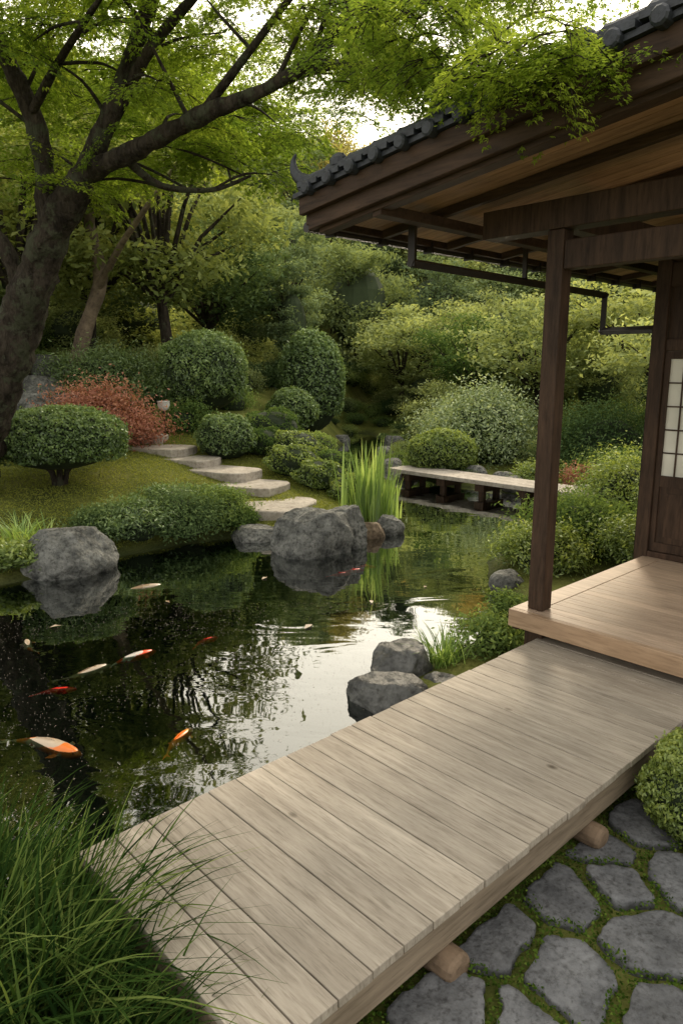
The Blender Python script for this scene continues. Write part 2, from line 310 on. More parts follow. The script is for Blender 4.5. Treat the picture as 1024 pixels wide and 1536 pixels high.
for k in range(4):
    y0=y-.92; y1=y; ax=2.215+ (0.0 if k%2==0 else .03)
    mb.box(ax-.02,ax+.02,y1-.045,y1,.66,2.455); mb.box(ax-.02,ax+.02,y0,y0+.045,.66,2.455)
    mb.box(ax-.019,ax+.019,y0+.045,y1-.045,2.39,2.455); mb.box(ax-.019,ax+.019,y0+.045,y1-.045,1.26,1.36); mb.box(ax-.019,ax+.019,y0+.045,y1-.045,.66,.74)
    mb.box(ax-.004,ax+.008,y0+.045,y1-.045,.74,1.26); mb.box(ax-.012,ax-.0045,y0+.11,y1-.11,.8,1.2)
    for i in range(1,7): 
        yy=y1-.045-i*.118; mb.box(ax-.012,ax+.0,yy-.006,yy+.006,1.36,2.39)
    for i in range(1,5):
        zz=1.36+i*.206; mb.box(ax-.0115,ax-.0005,y0+.045,y1-.045,zz-.006,zz+.006)
    mp_.box(ax+.002,ax+.006,y0+.045,y1-.045,1.36,2.39); y=y0-.005
mb.make("shoji_door_frames",M_frame,house); mp_.make("shoji_paper_panels",M_paper,house)
# roof
A0=-.74; B0=-1.22; A1=5.6; B1=3.2
zf=lambda x,y: 3.34+.12*((-y)-B0)
mb=MB(); a=A0
while a<A1-.01:
    mb.box(a+.003,a+.137,-B1,-B0,.0,.02,zf=zf); a+=.14
mb.make("soffit_boards",M_soffit,house)
mb=MB(); a=-.1
while a<A1: mb.box(a,a+.05,-B1,-B0-.01,-.06,-.002,zf=zf); a+=.78
mb.box(A0+.01,A1,.62,.62+.075,-.13,-.062,zf=zf)
mb.box(A0+.0,A0+.1,-B1,-B0-.01,-.10,-.003,zf=zf)
mb.box(A0-.002,A1,-B1,-B0-.01,.021,.03,zf=zf)
mb.make("rafters",M_raft,house,bevel=.004)
mb=MB()
mb.box(A0-.05,A0-.003,-B1,-B0+.05,-.07,.085,zf=zf); mb.box(A0-.10,A0-.053,-B1,-B0+.09,.03,.14,zf=zf)
mb.box(A0-.04,A1,-B0+.052,-B0+.085,-.03,.10,zf=zf); 
mb.make("fascia_boards",M_raft,house,bevel=.005)
mb=MB(); mb.box(A0-.05,A1,-B1,-B0+.05,.087,.15,zf=zf)
mb.box(A0-.13,A0-.04,-B1,-B0+.12,.143,.172,zf=zf)
T16=np.linspace(0,2*math.pi,10,endpoint=False)
for k in range(24):
    aa=A0+.02+k*.27; 
    for i in range(0,19):
        b0=B0-.12+i*.24; zb=3.34+.12*(b0-B0); z1=3.34+.12*(b0+.26-B0)
        mb.rings([[(aa+.062*math.cos(t),-(b0),zb+.17+.062*math.sin(t)) for t in T16],
                  [(aa+.052*math.cos(t),-(b0+.26),z1+.162+.052*math.sin(t)) for t in T16]])
    mb.box(aa+.05,aa+.22,-B1,-B0+.1,.151,.178,zf=zf)
i=0; b0=B0-.05
while b0<B1-.3:
    mb.box(A0-.15,A0+.02,-(b0+.20),-b0,.173,.205,zf=lambda x,y,bb=b0: 3.34+.12*(-y-B0)+(.02 if -y<bb+.1 else 0))
    zb=3.34+.12*(b0+.1-B0)+.165
    mb.rings([[(A0-.165+dx,-(b0+.1)+.045*math.cos(t)*s,zb+.045*math.sin(t)*s) for t in T16] for dx,s in ((-.01,.5),(-.01,.75),(0,1),(.06,1))])
    zb=3.34+.12*(b0-B0)+.235
    mb.rings([[(A0-.05+.05*math.cos(t)*s,-(b0+l),zb+.12*l+.05*math.sin(t)*s) for t in np.linspace(0,2*math.pi,12,endpoint=False)] for l,s in ((0,.9),(.02,1.12),(.05,1.0),(.21,.88))])
    if i%4==1:
        mb.rings([[(A0-.05+.05*math.cos(t)*s,-(b0+.1)-.075*math.sin(t)*s,zb+.03+dz) for t in np.linspace(0,2*math.pi,12,endpoint=False)] for dz,s in ((0,1),(.045,.95),(.07,.6),(.08,.2))])
    b0+=.215; i+=1
mb.make("roof_tiles",M_tile,house,smooth=False)
mb=MB(); zb=3.34+.19
prof=[(-.1,-.01,.05),(.0,.0,.055),(.08,.03,.05),(.15,.075,.04),(.19,.13,.03),(.19,.185,.018),(.165,.22,.006)]
P,Rr=catmull([(A0-.06,-B0+.0+p[0],zb+.03+p[1]) for p in prof],[p[2] for p in prof],4); mb.tube(P,Rr,10)
P,Rr=catmull([(A0-.06,-B0-.02+p[0]*.7,zb-.02+p[1]*.35) for p in prof],[p[2]*.9 for p in prof],4); mb.tube(P,Rr,10)
mb.make("corner_ornament_tile",M_tile,house,smooth=True)
mb=MB(); zg=3.30
mb.tube([(A0,-B0+.13,zg),(A1,-B0+.13,zg+.0)],[.035,.035],10)
for a in np.arange(A0+.2,A1,.55): mb.box(a-.01,a+.01,-B0+.04,-B0+.14,zg-.05,zg+.03)
mb.make("eave_gutter",M_metal,house,smooth=False)
mb=MB(); r=.036
def pipe(pts): 
    for i in range(len(pts)-1):
        p=Vector(pts[i]); q=Vector(pts[i+1]); d=(q-p).normalized()*r*.7
        mb.tube([p-d,q+d],[r,r],4)
pipe([(-.16,.85,3.3),(-.16,.85,3.06),(2.75,.85,3.03),(2.75,.85,2.68),(2.42,.17,2.66),(2.42,.17,.2)])
for a in (1.3,): mb.box(a-.01,a+.01,.83,.87,3.06,3.36)
mb.make("downspout_pipe",M_metal,house)
# ------------------------------------------------------------------ rocks
def rock(name,loc,r,mat,seed=0,rz=0,sub=5,cut=.93,top=.74):
    import bmesh
    bm=bmesh.new(); bmesh.ops.create_icosphere(bm,subdivisions=sub,radius=1)
    rs=random.Random(seed); cuts=[]
    for i in range(12):
        d=Vector((rs.uniform(-1,1),rs.uniform(-1,1),rs.uniform(-.4,.9))).normalized(); cuts.append((d,rs.uniform(.72,.92)))
    cuts.append((Vector((rs.uniform(-.2,.2),rs.uniform(-.2,.2),1)).normalized(),top))
    o3=Vector((seed*3.1,seed*1.7,0))
    for v in bm.verts:
        p=v.co.copy()
        p*=1+.14*noise.noise(p*1.1+o3)+.06*noise.noise(p*2.7+o3)
        for d,k in cuts:
            e=p.dot(d)-k-.03*noise.noise(p*4+o3)
            if e>0: p-=d*e*cut
        p*=1+.035*noise.noise(p*5+o3)+.03*noise.noise(p*12+o3)+.012*noise.noise(p*28+o3)
        v.co=Vector((p.x*r[0],p.y*r[1],p.z*r[2]))
    me=bpy.data.meshes.new(name); bm.to_mesh(me); bm.free(); me.materials.append(mat)
    me.polygons.foreach_set("use_smooth",np.ones(len(me.polygons),bool))
    o=obj(name,me,loc); o.rotation_euler=(0,0,rz); return o
rock("pond_boulder",(-.40,8.92,.14),(.56,.46,.54),M_rock,12,.3)
rock("pond_boulder",(.04,9.25,.15),(.34,.36,.46),M_rock,15,1.0)
rock("pond_boulder",(.42,9.65,.05),(.20,.19,.2),M_rockb,3)
rock("pond_boulder",(.68,9.95,.06),(.23,.22,.22),M_rock,14,.5)
rock("pond_boulder",(-1.2,9.55,.02),(.38,.28,.2),M_rock,16)
rock("shore_rock",(-3.2,8.0,.13),(.56,.46,.48),M_rock,17,.4)
rock("shore_rock",(.45,5.12,.06),(.28,.26,.22),M_rockd,18,.4)
rock("shore_rock",(.33,4.66,.02),(.33,.25,.20),M_rockd,19,-.3)
rock("shore_rock",(.75,4.75,.0),(.2,.2,.15),M_rockd,10,-.3)
rock("grass_rock",(-.62,1.80,.10),(.22,.22,.17),M_rock,11,.2)
for i,(x,y,r) in enumerate([(1.3,14.9,.26),(1.2,16.5,.34),(2.75,14.5,.34),(3.2,14.0,.26),(4.3,12.1,.3),(3.3,13.4,.28),(-.45,19,.3),(1.2,19.3,.35),(-.1,16,.26),(4.2,10.6,.25),(1.75,7.2,.2),(1.5,15.3,.2),(1.6,21.5,.35),(0,22.5,.3)]):
    rock("bank_rock",(x,y,max(h(x,y),0)+.03),(r,r*.9,r*.8),M_rock,20+i,i,3)
for i,(x,y,r) in enumerate([(-6.9,16.4,.7),(-6.3,16.8,.6),(-7.7,14.4,.8),(-5.5,14.2,.36),(-6.0,14.0,.4),(-8.6,15.8,1.3),(-5.1,13.3,.26),(-6.4,15.3,.5),(-5.6,13.2,.3)]):
    rock("hillside_rock",(x,y,h(x,y)+.35),(r,r*.9,r*.9),M_rock,40+i,i,4)
# ------------------------------------------------------------------ stone path steps
path=empty("stone_path")
def slab(x,y,rx,ry,z,th,seed,rot=0):
    rs=random.Random(seed); pts=[]; sup=5
    for k in range(28):
        t=2*math.pi*k/28; c_,s_=math.cos(t),math.sin(t)
        rr=1/((abs(c_)**sup+abs(s_)**sup)**(1/sup)); rr*=1+rs.uniform(-.02,.02)
        px,py=c_*rr*rx,s_*rr*ry; pts.append((x+px*math.cos(rot)-py*math.sin(rot),y+px*math.sin(rot)+py*math.cos(rot)))
    mb=MB(); mb.rings([[(px,py,z-th) for px,py in pts],[(px,py,z-.015) for px,py in pts],[(x+(px-x)*.975,y+(py-y)*.975,z) for px,py in pts]],r=rs.random())
    mb.make("step_slab",M_slab,path)
slab(-1.12,10.6,.66,.64,.31,.25,1,-.3); slab(-1.5,11.5,.6,.46,.47,.24,2,-.45); slab(-2.05,12.1,.64,.42,.62,.24,3,-.5)
slab(-2.75,12.65,.55,.38,.75,.22,4,-.4); slab(-3.4,13.1,.66,.42,.90,.22,5,-.3); slab(-3.95,13.75,.56,.36,1.05,.2,6,0); slab(-4.25,14.5,.42,.3,1.19,.2,7,0)
# ------------------------------------------------------------------ low bridge
p0=Vector((1.0,14.35)); p1=Vector((3.95,11.15)); dv=(p1-p0).normalized(); ang=math.atan2(dv.y,dv.x); Lb=(p1-p0).length
br=empty("low_plank_bridge",(p0.x,p0.y,0),ang)
mb=MB(); 
for k in range(3): mb.box(-.1+k*.02,Lb+.1,k*.25+.003,k*.25+.247,.24,.32)
mb.make("bridge_planks",M_slab,br,bevel=.01)
mb=MB(); 
for k in range(5):
    xx=.35+k*(Lb-.7)/4; mb.box(xx-.1,xx+.1,.06,.7,.10,.238); mb.tube([(xx,.16,-.6),(xx,.16,.10)],[.07,.07],8); mb.tube([(xx,.6,-.6),(xx,.6,.10)],[.07,.07],8)
mb.make("bridge_supports",M_frame,br)
# ------------------------------------------------------------------ flagstones
def clip(poly,nx_,ny_,c):
    out=[]
    for i in range(len(poly)):
        p=poly[i]; q=poly[(i+1)%len(poly)]; dp=p[0]*nx_+p[1]*ny_-c; dq=q[0]*nx_+q[1]*ny_-c
        if dp<=0: out.append(p)
        if dp*dq<0:
            t=dp/(dp-dq); out.append((p[0]+(q[0]-p[0])*t,p[1]+(q[1]-p[1])*t))
    return out
seeds=[(.56,2.37),(.82,2.16),(1.20,2.36),(1.47,2.68),(.98,2.62),(1.20,2.89),(1.44,3.07),(1.17,2.66),(1.10,1.98),(.60,1.98),(.72,1.72),(1.5,2.1),(1.75,2.4),(1.85,2.9),(1.75,3.3),(2.1,3.5),(2.2,3.1),(1.35,1.65),(1.0,1.5),(.35,1.6),(.4,2.05),(2.15,2.6),(2.0,2.0),(1.8,1.6),(.6,1.3),(1.3,1.2),(0,1.1),(.3,.9)]
stonepolys=[]; fl=MB()
for i,(sx,sy) in enumerate(seeds):
    rs=random.Random(i+3); k=.31
    poly=[(sx+k*rs.uniform(.78,1.08)*math.cos(t),sy+k*rs.uniform(.78,1.08)*math.sin(t)) for t in np.linspace(0,2*math.pi,6,endpoint=False)+rs.random()]
    gap=rs.uniform(.02,.036)
    for j,(tx,ty) in enumerate(seeds):
        if i==j: continue
        dx,dy=tx-sx,ty-sy; L_=math.hypot(dx,dy)
        if L_>.8: continue
        n_=(dx/L_,dy/L_); poly=clip(poly,n_[0],n_[1],n_[0]*(sx+tx)/2+n_[1]*(sy+ty)/2-gap)
    wv=(math.sin(RZ),-math.cos(RZ)); e=loc2w(0,1.36); poly=clip(poly,-wv[0],-wv[1],-(wv[0]*e[0]+wv[1]*e[1]))
    if len(poly)<3: continue
    for c_ in (.10,.2,.25):
        q=[]
        for j in range(len(poly)):
            p=poly[j]; r_=poly[(j+1)%len(poly)]; q+= [(p[0]*(1-c_)+r_[0]*c_,p[1]*(1-c_)+r_[1]*c_),(p[0]*c_+r_[0]*(1-c_),p[1]*c_+r_[1]*(1-c_))]
        poly=q
    q=[]
    for j in range(len(poly)):
        p=poly[j]; r_=poly[(j+1)%len(poly)]; nseg=max(1,int(math.hypot(p[0]-r_[0],p[1]-r_[1])/.02))
        for s_ in range(nseg): q.append((p[0]+(r_[0]-p[0])*s_/nseg,p[1]+(r_[1]-p[1])*s_/nseg))
    poly=q
    cx=sum(p[0] for p in poly)/len(poly); cy=sum(p[1] for p in poly)/len(poly)
    poly=[(p[0]+.022*noise.noise(Vector((p[0]*12,p[1]*12,i)))+.008*noise.noise(Vector((p[0]*40,p[1]*40,i))),p[1]+.022*noise.noise(Vector((p[0]*12,p[1]*12,i+5)))+.008*noise.noise(Vector((p[0]*40,p[1]*40,i+5)))) for p in poly]
    stonepolys.append(poly); zt=.145+rs.uniform(-.01,.014); R=[]
    for s,z,nz in ((1.0,.05,0),(1.0,zt-.016,0),(.99,zt-.006,.2),(.965,zt-.001,.6),(.85,zt,1),(.7,zt,1),(.5,zt,1),(.25,zt,1),(.02,zt,1)):
        R.append([(cx+(p[0]-cx)*s,cy+(p[1]-cy)*s,z+nz*(.010*noise.noise(Vector((cx+(p[0]-cx)*s,cy+(p[1]-cy)*s,0))*8)+.005*noise.noise(Vector((cx+(p[0]-cx)*s,cy+(p[1]-cy)*s,3))*25))) for p in poly])
    fl.rings(R,r=rs.random())
fl.make("flagstones",M_flag,smooth=True)
n=85000; bx=rng.uniform(.0,3.0,n); by=rng.uniform(.9,4.6,n)
bb=(bx-C[0])*math.sin(RZ)-(by-C[1])*math.cos(RZ); keep=(bb>1.3)
bx,by=bx[keep],by[keep]; ins=np.zeros(len(bx),bool)
for poly in stonepolys:
    P=np.array(poly); c_=P.mean(0); P=c_+(P-c_)*.92; i2=np.zeros(len(bx),bool)
    for i in range(len(P)):
        x0,y0=P[i]; x1,y1=P[(i+1)%len(P)]; cc=((y0>by)!=(y1>by)); i2^=cc&(bx<x0+(by-y0)*(x1-x0)/((y1-y0) if y1!=y0 else 1e-9))
    ins|=i2
bx,by=bx[~ins],by[~ins]; Cc=np.stack([bx,by,.118+rng.uniform(0,.042,len(bx))+.022*np.sin(bx*23)*np.sin(by*19)],1)
q=leaves(Cc,np.tile([0,0,1.],(len(bx),1)),.0085,.6,.8)
obj("moss_groundcover",quad_mesh("moss",[(q,0,np.clip(rng.normal(.45,.27,len(bx)),0,1))],[M_moss]))
# ------------------------------------------------------------------ shrubs
def dome_bush(name,x,y,r,nl,leaf,mat,z=None,lift=0,trunk=False,noise_amp=.07,core=.9,parent=None):
    z=h(x,y) if z is None else z
    d=unit(rng.normal(0,1,(nl,3))); d[:,2]=np.where(d[:,2]<-.55,-d[:,2],d[:,2])
    ph=rng.uniform(0,6,6)
    bumpy=(np.sin(d[:,0]*5+ph[0])*np.sin(d[:,1]*5+ph[1])+np.sin(d[:,2]*7+ph[2]+d[:,0]*4))*.5
    fine=np.sin(d[:,0]*17+ph[3])*np.sin(d[:,1]*16+ph[4])*np.sin(d[:,2]*15+ph[5])
    rad=1+noise_amp*bumpy+.06*fine-np.abs(rng.normal(0,.05,nl))+(rng.random(nl)<.06)*rng.uniform(0,.10,nl)
    Cn=d*rad[:,None]*np.array(r)+np.array([0,0,lift+r[2]*.75])
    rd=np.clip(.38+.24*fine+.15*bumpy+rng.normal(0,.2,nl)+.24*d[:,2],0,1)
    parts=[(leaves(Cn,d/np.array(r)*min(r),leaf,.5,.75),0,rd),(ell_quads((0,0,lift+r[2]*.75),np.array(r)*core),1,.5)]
    if trunk:
        for k in range(4):
            a_=k*1.6+.3
            parts.append((tube_quads([(0.05*math.cos(a_),.05*math.sin(a_),-.1),(.1*math.cos(a_),.1*math.sin(a_),lift*.5+.05),(.3*r[0]*math.cos(a_),.3*r[0]*math.sin(a_),lift+r[2]*.3)],[.055,.045,.03],7),2,.5))
    return obj(name,quad_mesh(name,parts,[mat,M_core,M_bark]),(x,y,z),parent)
def loose_mesh(name,r,ncl,per,leaf,mats,flat=.6,ratio=.4,core=.55,stems=True,cs=.24):
    cl=unit(rng.normal(0,1,(ncl,3))); cl[:,2]=np.abs(cl[:,2])*1.0-.12; cl*=rng.uniform(.55,1.0,(ncl,1))*np.array(r); cl[:,2]+=r[2]*.25
    off=rng.normal(0,1,(ncl,per,3))*np.array([cs,cs,cs*flat])*min(r[0],r[2]*1.4)
    Cn=(cl[:,None]+off).reshape(-1,3); nrm=unit(off.reshape(-1,3)+np.array([0,0,.35*cs*4])+.3*np.repeat(cl,per,0)/max(r))
    cr=np.repeat(rng.uniform(-.18,.18,ncl),per)
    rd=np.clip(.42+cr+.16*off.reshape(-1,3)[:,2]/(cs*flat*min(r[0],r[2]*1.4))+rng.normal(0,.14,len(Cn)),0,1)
    parts=[(leaves(Cn,nrm,leaf,ratio,.7),0,rd)]
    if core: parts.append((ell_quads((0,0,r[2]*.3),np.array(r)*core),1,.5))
    if stems:
        for c_ in cl[:12]: parts.append((tube_quads([(0,0,-.1),tuple(c_*np.array([.35,.35,.55])),tuple(c_)],[.03*max(r),.02*max(r),.006*max(r)],5),2,.5))
    return quad_mesh(name,parts,mats)
def loose_bush(name,x,y,r,ncl,per,leaf,mat,z=None,**k):
    z=h(x,y) if z is None else z
    return obj(name,loose_mesh(name,r,ncl,per,leaf,[mat,M_core,M_bark],**k),(x,y,z))
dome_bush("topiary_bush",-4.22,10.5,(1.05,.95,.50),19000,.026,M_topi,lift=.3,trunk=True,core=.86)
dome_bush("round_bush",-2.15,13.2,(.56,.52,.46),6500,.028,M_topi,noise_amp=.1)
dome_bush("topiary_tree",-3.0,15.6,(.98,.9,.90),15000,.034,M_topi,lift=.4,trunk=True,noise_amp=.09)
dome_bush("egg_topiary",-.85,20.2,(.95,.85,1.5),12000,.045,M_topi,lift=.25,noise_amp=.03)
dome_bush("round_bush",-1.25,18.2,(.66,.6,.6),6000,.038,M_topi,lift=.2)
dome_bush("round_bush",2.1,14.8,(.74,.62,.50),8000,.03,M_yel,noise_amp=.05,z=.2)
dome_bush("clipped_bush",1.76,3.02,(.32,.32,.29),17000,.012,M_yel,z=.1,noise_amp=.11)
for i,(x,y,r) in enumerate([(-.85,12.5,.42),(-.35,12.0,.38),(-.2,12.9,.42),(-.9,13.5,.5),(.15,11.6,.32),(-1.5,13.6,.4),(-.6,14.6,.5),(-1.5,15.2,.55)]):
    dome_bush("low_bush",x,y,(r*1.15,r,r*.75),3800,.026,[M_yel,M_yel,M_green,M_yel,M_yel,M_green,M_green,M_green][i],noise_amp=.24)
dome_bush("small_ball_bush",-2.75,10.4,(.15,.15,.14),1500,.018,M_topi)
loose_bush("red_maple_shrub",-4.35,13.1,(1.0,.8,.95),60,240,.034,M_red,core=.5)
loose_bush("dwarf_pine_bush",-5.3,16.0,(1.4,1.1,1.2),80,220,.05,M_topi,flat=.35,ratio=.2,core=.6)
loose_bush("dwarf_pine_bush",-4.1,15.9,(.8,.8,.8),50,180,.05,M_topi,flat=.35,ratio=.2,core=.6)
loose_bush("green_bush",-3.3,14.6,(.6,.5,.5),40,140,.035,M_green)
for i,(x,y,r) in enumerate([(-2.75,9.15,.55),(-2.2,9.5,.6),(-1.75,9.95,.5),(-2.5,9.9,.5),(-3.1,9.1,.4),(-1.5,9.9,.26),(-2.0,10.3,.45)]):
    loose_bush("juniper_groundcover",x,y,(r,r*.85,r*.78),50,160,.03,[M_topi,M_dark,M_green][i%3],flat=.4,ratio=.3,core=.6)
loose_bush("yellow_plant",-3.75,7.75,(.35,.3,.22),30,110,.035,M_yel)
loose_bush("yellow_plant",-4.9,11.6,(.3,.3,.4),30,80,.035,M_yel)
loose_bush("pale_shrub",3.4,17.0,(1.5,1.1,1.5),90,200,.045,M_pale,core=.6)
loose_bush("pale_shrub",2.9,18.4,(.9,.9,1.2),60,150,.045,M_pale,core=.6)
loose_bush("blue_green_shrub",5.6,14.8,(1.2,1.0,1.3),80,180,.04,M_dark,core=.6)
loose_bush("green_bush",2.95,8.55,(.75,.6,.60),70,190,.027,M_green,core=.6)
loose_bush("green_bush",2.3,7.8,(.5,.45,.42),50,170,.025,M_yel,core=.6)
loose_bush("yellow_bush",4.1,9.9,(.75,.7,.9),70,190,.03,M_yel,core=.6)
loose_bush("green_bush",3.4,7.6,(.5,.5,.6),50,170,.026,M_yel,core=.6)
loose_bush("green_bush",4.8,11.2,(.8,.7,.75),60,160,.032,M_green,core=.6)
loose_bush("red_shrub",4.5,12.9,(.45,.4,.4),30,120,.03,M_red)
loose_bush("green_bush",3.9,13.6,(.5,.5,.4),40,120,.03,M_yel)
loose_bush("shore_fern",1.2,5.35,(.32,.28,.22),35,80,.022,M_green,core=.4,z=.1)
loose_bush("shore_fern",1.5,5.9,(.25,.3,.25),30,80,.022,M_green,core=.4,z=.1)
def tuft(name,x,y,n,spread,hh,lean,w,mat,z=None,droop=.5):
    q,rd=blades(n,(0,0,0),spread,hh,lean,w,6,droop); return obj(name,quad_mesh(name,[(q,0,rd)],[mat]),(x,y,h(x,y) if z is None else z))
tuft("iris_clump",.40,10.45,170,.17,1.2,.20,.042,M_iris,.05,.1)
tuft("iris_clump",.66,10.7,70,.12,.75,.3,.035,M_iris,.05,.1)
tuft("grass_tuft",.78,5.15,190,.06,.34,.8,.014,M_iris,.05)
tuft("grass_tuft",-3.85,8.3,160,.14,.4,.9,.018,M_iris,.25)
g=empty("ornamental_grass")
for i,(x,y,n,hh) in enumerate([(-1.05,1.95,360,.74),(-.82,1.70,340,.62),(-1.3,2.2,330,.72),(-.62,1.57,280,.48),(-1.25,1.65,260,.68),(-1.55,2.4,260,.6),(-1.0,2.2,280,.6)]):
    q,rd=blades(n,(0,0,0),.11,hh,1.0,.0125,8,.66,(.08,.03)); obj("grass_clump",quad_mesh("gc",[(q,0,rd)],[M_blade]),(x,y,.1),g)
n=80000; lx=rng.uniform(-8,.2,n); ly=rng.uniform(7.3,16,n); d=sdist(lx,ly); k=d>.15; lx,ly=lx[k],ly[k]
lz=Hf(lx,ly); q=leaves(np.stack([lx,ly,lz+.012],1),rng.normal(0,1,(len(lx),3))*np.array([1,1,.4]),.026,.18,.2)
pv=.5+.25*np.sin(lx*1.9+ly*.7)*np.sin(ly*1.6-lx*.5)
obj("lawn_grass",quad_mesh("lawn",[(q,0,np.clip(rng.normal(0,.2,len(lx))+pv,0,1))],[M_lawn]))
x,y=-3.42,13.75; gl=empty("garden_lamp",(x,y,h(x,y)+.15))
mb=MB(); mb.tube([(0,0,-.25),(0,0,.42)],[.025,.025],8); mb.make("stem",M_frame,gl)
mb=MB(); mb.rings([[(rr*math.cos(t),rr*math.sin(t),z) for t in np.linspace(0,2*math.pi,20,endpoint=False)] for rr,z in ((.03,.42),(.09,.46),(.115,.53),(.12,.6),(.125,.605),(.10,.6),(.09,.55))]); mb.make("bowl",M_white,gl,smooth=True)
# ------------------------------------------------------------------ trees
def tree_mesh(name,hh,r,ncl,per,leaf,leafmat_,cz,flat=.5,cs=.17,ratio=.45,bark=M_bark,lean=0,core=None):
    cl=unit(rng.normal(0,1,(ncl,3))); cl[:,2]=cl[:,2]*.9+.1; cl*=(rng.uniform(.35,1.0,(ncl,1))**.6)*np.array(r); cl+=np.array([lean,0,cz])
    off=rng.normal(0,1,(ncl,per,3))*np.array([cs,cs,cs*flat])*r[0]
    Cn=(cl[:,None]+off).reshape(-1,3)
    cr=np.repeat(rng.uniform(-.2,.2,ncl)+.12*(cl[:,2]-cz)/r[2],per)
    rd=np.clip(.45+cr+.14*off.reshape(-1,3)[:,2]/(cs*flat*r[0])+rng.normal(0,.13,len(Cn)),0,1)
    parts=[(leaves(Cn,np.tile([0,0,1.],(len(Cn),1)),leaf,ratio,.65),0,rd)]
    fork=Vector((lean*.4,0,cz*.55))
    parts.append((tube_quads([(0,0,-.5),(lean*.1+.08,.05,cz*.25),tuple(fork)],[.03*hh,.024*hh,.02*hh],8),1,.5))
    for c_ in cl[::max(1,ncl//18)]:
        m_=fork.lerp(Vector(c_),.5)+Vector((0,0,.12*r[2])); parts.append((tube_quads([fork,m_,Vector(c_)],[.013*hh,.008*hh,.002*hh],5),1,.5))
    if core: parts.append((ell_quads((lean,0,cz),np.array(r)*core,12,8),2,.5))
    return quad_mesh(name,parts,[leafmat_,bark,M_hcore])
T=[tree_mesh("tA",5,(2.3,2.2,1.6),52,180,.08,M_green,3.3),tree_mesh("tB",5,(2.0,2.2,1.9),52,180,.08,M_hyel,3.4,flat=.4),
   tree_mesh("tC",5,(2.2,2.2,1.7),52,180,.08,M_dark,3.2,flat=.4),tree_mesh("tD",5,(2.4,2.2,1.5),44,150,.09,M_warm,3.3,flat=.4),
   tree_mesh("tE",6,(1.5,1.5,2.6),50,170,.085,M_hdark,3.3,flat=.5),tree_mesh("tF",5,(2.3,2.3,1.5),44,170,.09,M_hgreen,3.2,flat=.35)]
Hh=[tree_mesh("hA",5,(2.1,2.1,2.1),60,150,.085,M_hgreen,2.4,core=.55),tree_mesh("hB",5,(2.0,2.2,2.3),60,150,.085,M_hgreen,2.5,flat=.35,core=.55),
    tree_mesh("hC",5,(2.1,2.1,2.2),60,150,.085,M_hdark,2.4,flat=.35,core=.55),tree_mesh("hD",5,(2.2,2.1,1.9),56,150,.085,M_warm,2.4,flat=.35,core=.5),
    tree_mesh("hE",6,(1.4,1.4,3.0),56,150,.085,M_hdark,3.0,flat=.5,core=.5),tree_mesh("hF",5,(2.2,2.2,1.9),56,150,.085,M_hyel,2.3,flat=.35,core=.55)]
hill=empty("distant_trees"); yy=22.5; row=0
while yy<66:
    sp=2.4+.033*yy; xx=-(.56*yy+4)
    while xx<.56*yy+5:
        x=xx+random.uniform(-.9,.9)+(row%2)*sp/2; y=yy+random.uniform(-1,1)
        q_=random.random(); cw=.4*math.exp(-((x+.02*y)/(.12*y))**2) if yy>42 else 0  # warm-coloured trees massed far off to paint the yellow backlit glow
        if x>0.15*y and yy>40: cw=.3
        if q_<cw: t=3
        elif q_<cw+.28: t=random.choice([2,4,2])
        else: t=random.choice([0,1,0,1,5])
        s=random.uniform(.8,1.2)*(.58+.5*min(1,(yy-20)/14))
        xx+=sp
        if abs(x-.7)<1.3 and yy<26.5: continue
        if abs(x)<4 and yy<27: s*=.8
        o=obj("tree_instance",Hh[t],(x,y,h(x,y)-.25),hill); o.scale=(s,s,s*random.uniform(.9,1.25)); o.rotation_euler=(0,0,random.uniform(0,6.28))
    yy+=2.6+.03*yy; row+=1
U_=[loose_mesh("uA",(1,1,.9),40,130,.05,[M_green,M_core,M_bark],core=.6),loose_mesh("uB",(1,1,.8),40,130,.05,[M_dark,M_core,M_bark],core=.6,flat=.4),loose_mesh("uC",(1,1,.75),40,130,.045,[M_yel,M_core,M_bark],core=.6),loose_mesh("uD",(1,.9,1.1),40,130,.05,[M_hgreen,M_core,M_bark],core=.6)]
ug=empty("undergrowth"); cnt=0
while cnt<300:
    if cnt<210: x=random.uniform(-14,15); y=random.uniform(11,29)
    else: x=random.uniform(-5,6); y=random.uniform(19.5,31)
    d_=float(sdist(x,y)); 
    if d_<.6: continue
    if x<0 and y<16.5 and x>-7.2: continue
    if x<0 and y<21 and x>-3.2 and random.random()<.5 : continue
    if x>0 and x<4.6 and y<16: continue
    if abs(x)>.58*y+2: continue
    s=random.uniform(.4,.9)*(1 if y>16 else .75)
    if d_<1.5: s*=.6
    o=obj("shrub_instance",random.choice([U_[0],U_[1],U_[3],U_[3],U_[0],U_[2]]),(x,y,h(x,y)-.05),ug); o.scale=(s,s,s*random.uniform(.8,1.2)); o.rotation_euler=(0,0,random.uniform(0,6.28)); cnt+=1
for i in range(120):
    x=random.uniform(-4,5); y=random.uniform(12,26); d_=float(sdist(x,y))
    if .02<d_<.7:
        s=random.uniform(.15,.38); o=obj("shrub_instance",random.choice(U_),(x,y,h(x,y)-.03),ug); o.scale=(s,s,s); o.rotation_euler=(0,0,random.uniform(0,6.28))
mids=[(-6.3,18.5,1,1.2),(-3.9,21.5,2,1.0),(-8.6,20,0,1.35),(-9.5,14.5,1,1.2),(-1.9,24.0,4,.95),(5.6,20.5,5,.9),(7.8,18.0,5,1.0),(10.5,15,0,1.1),(6.8,13.2,5,.75),(4.3,23,0,.8),(-7.5,23,4,1.2),(-4.3,17.6,1,1.3),(-6.9,15.6,1,1.3),(2.2,26.5,5,.9)]
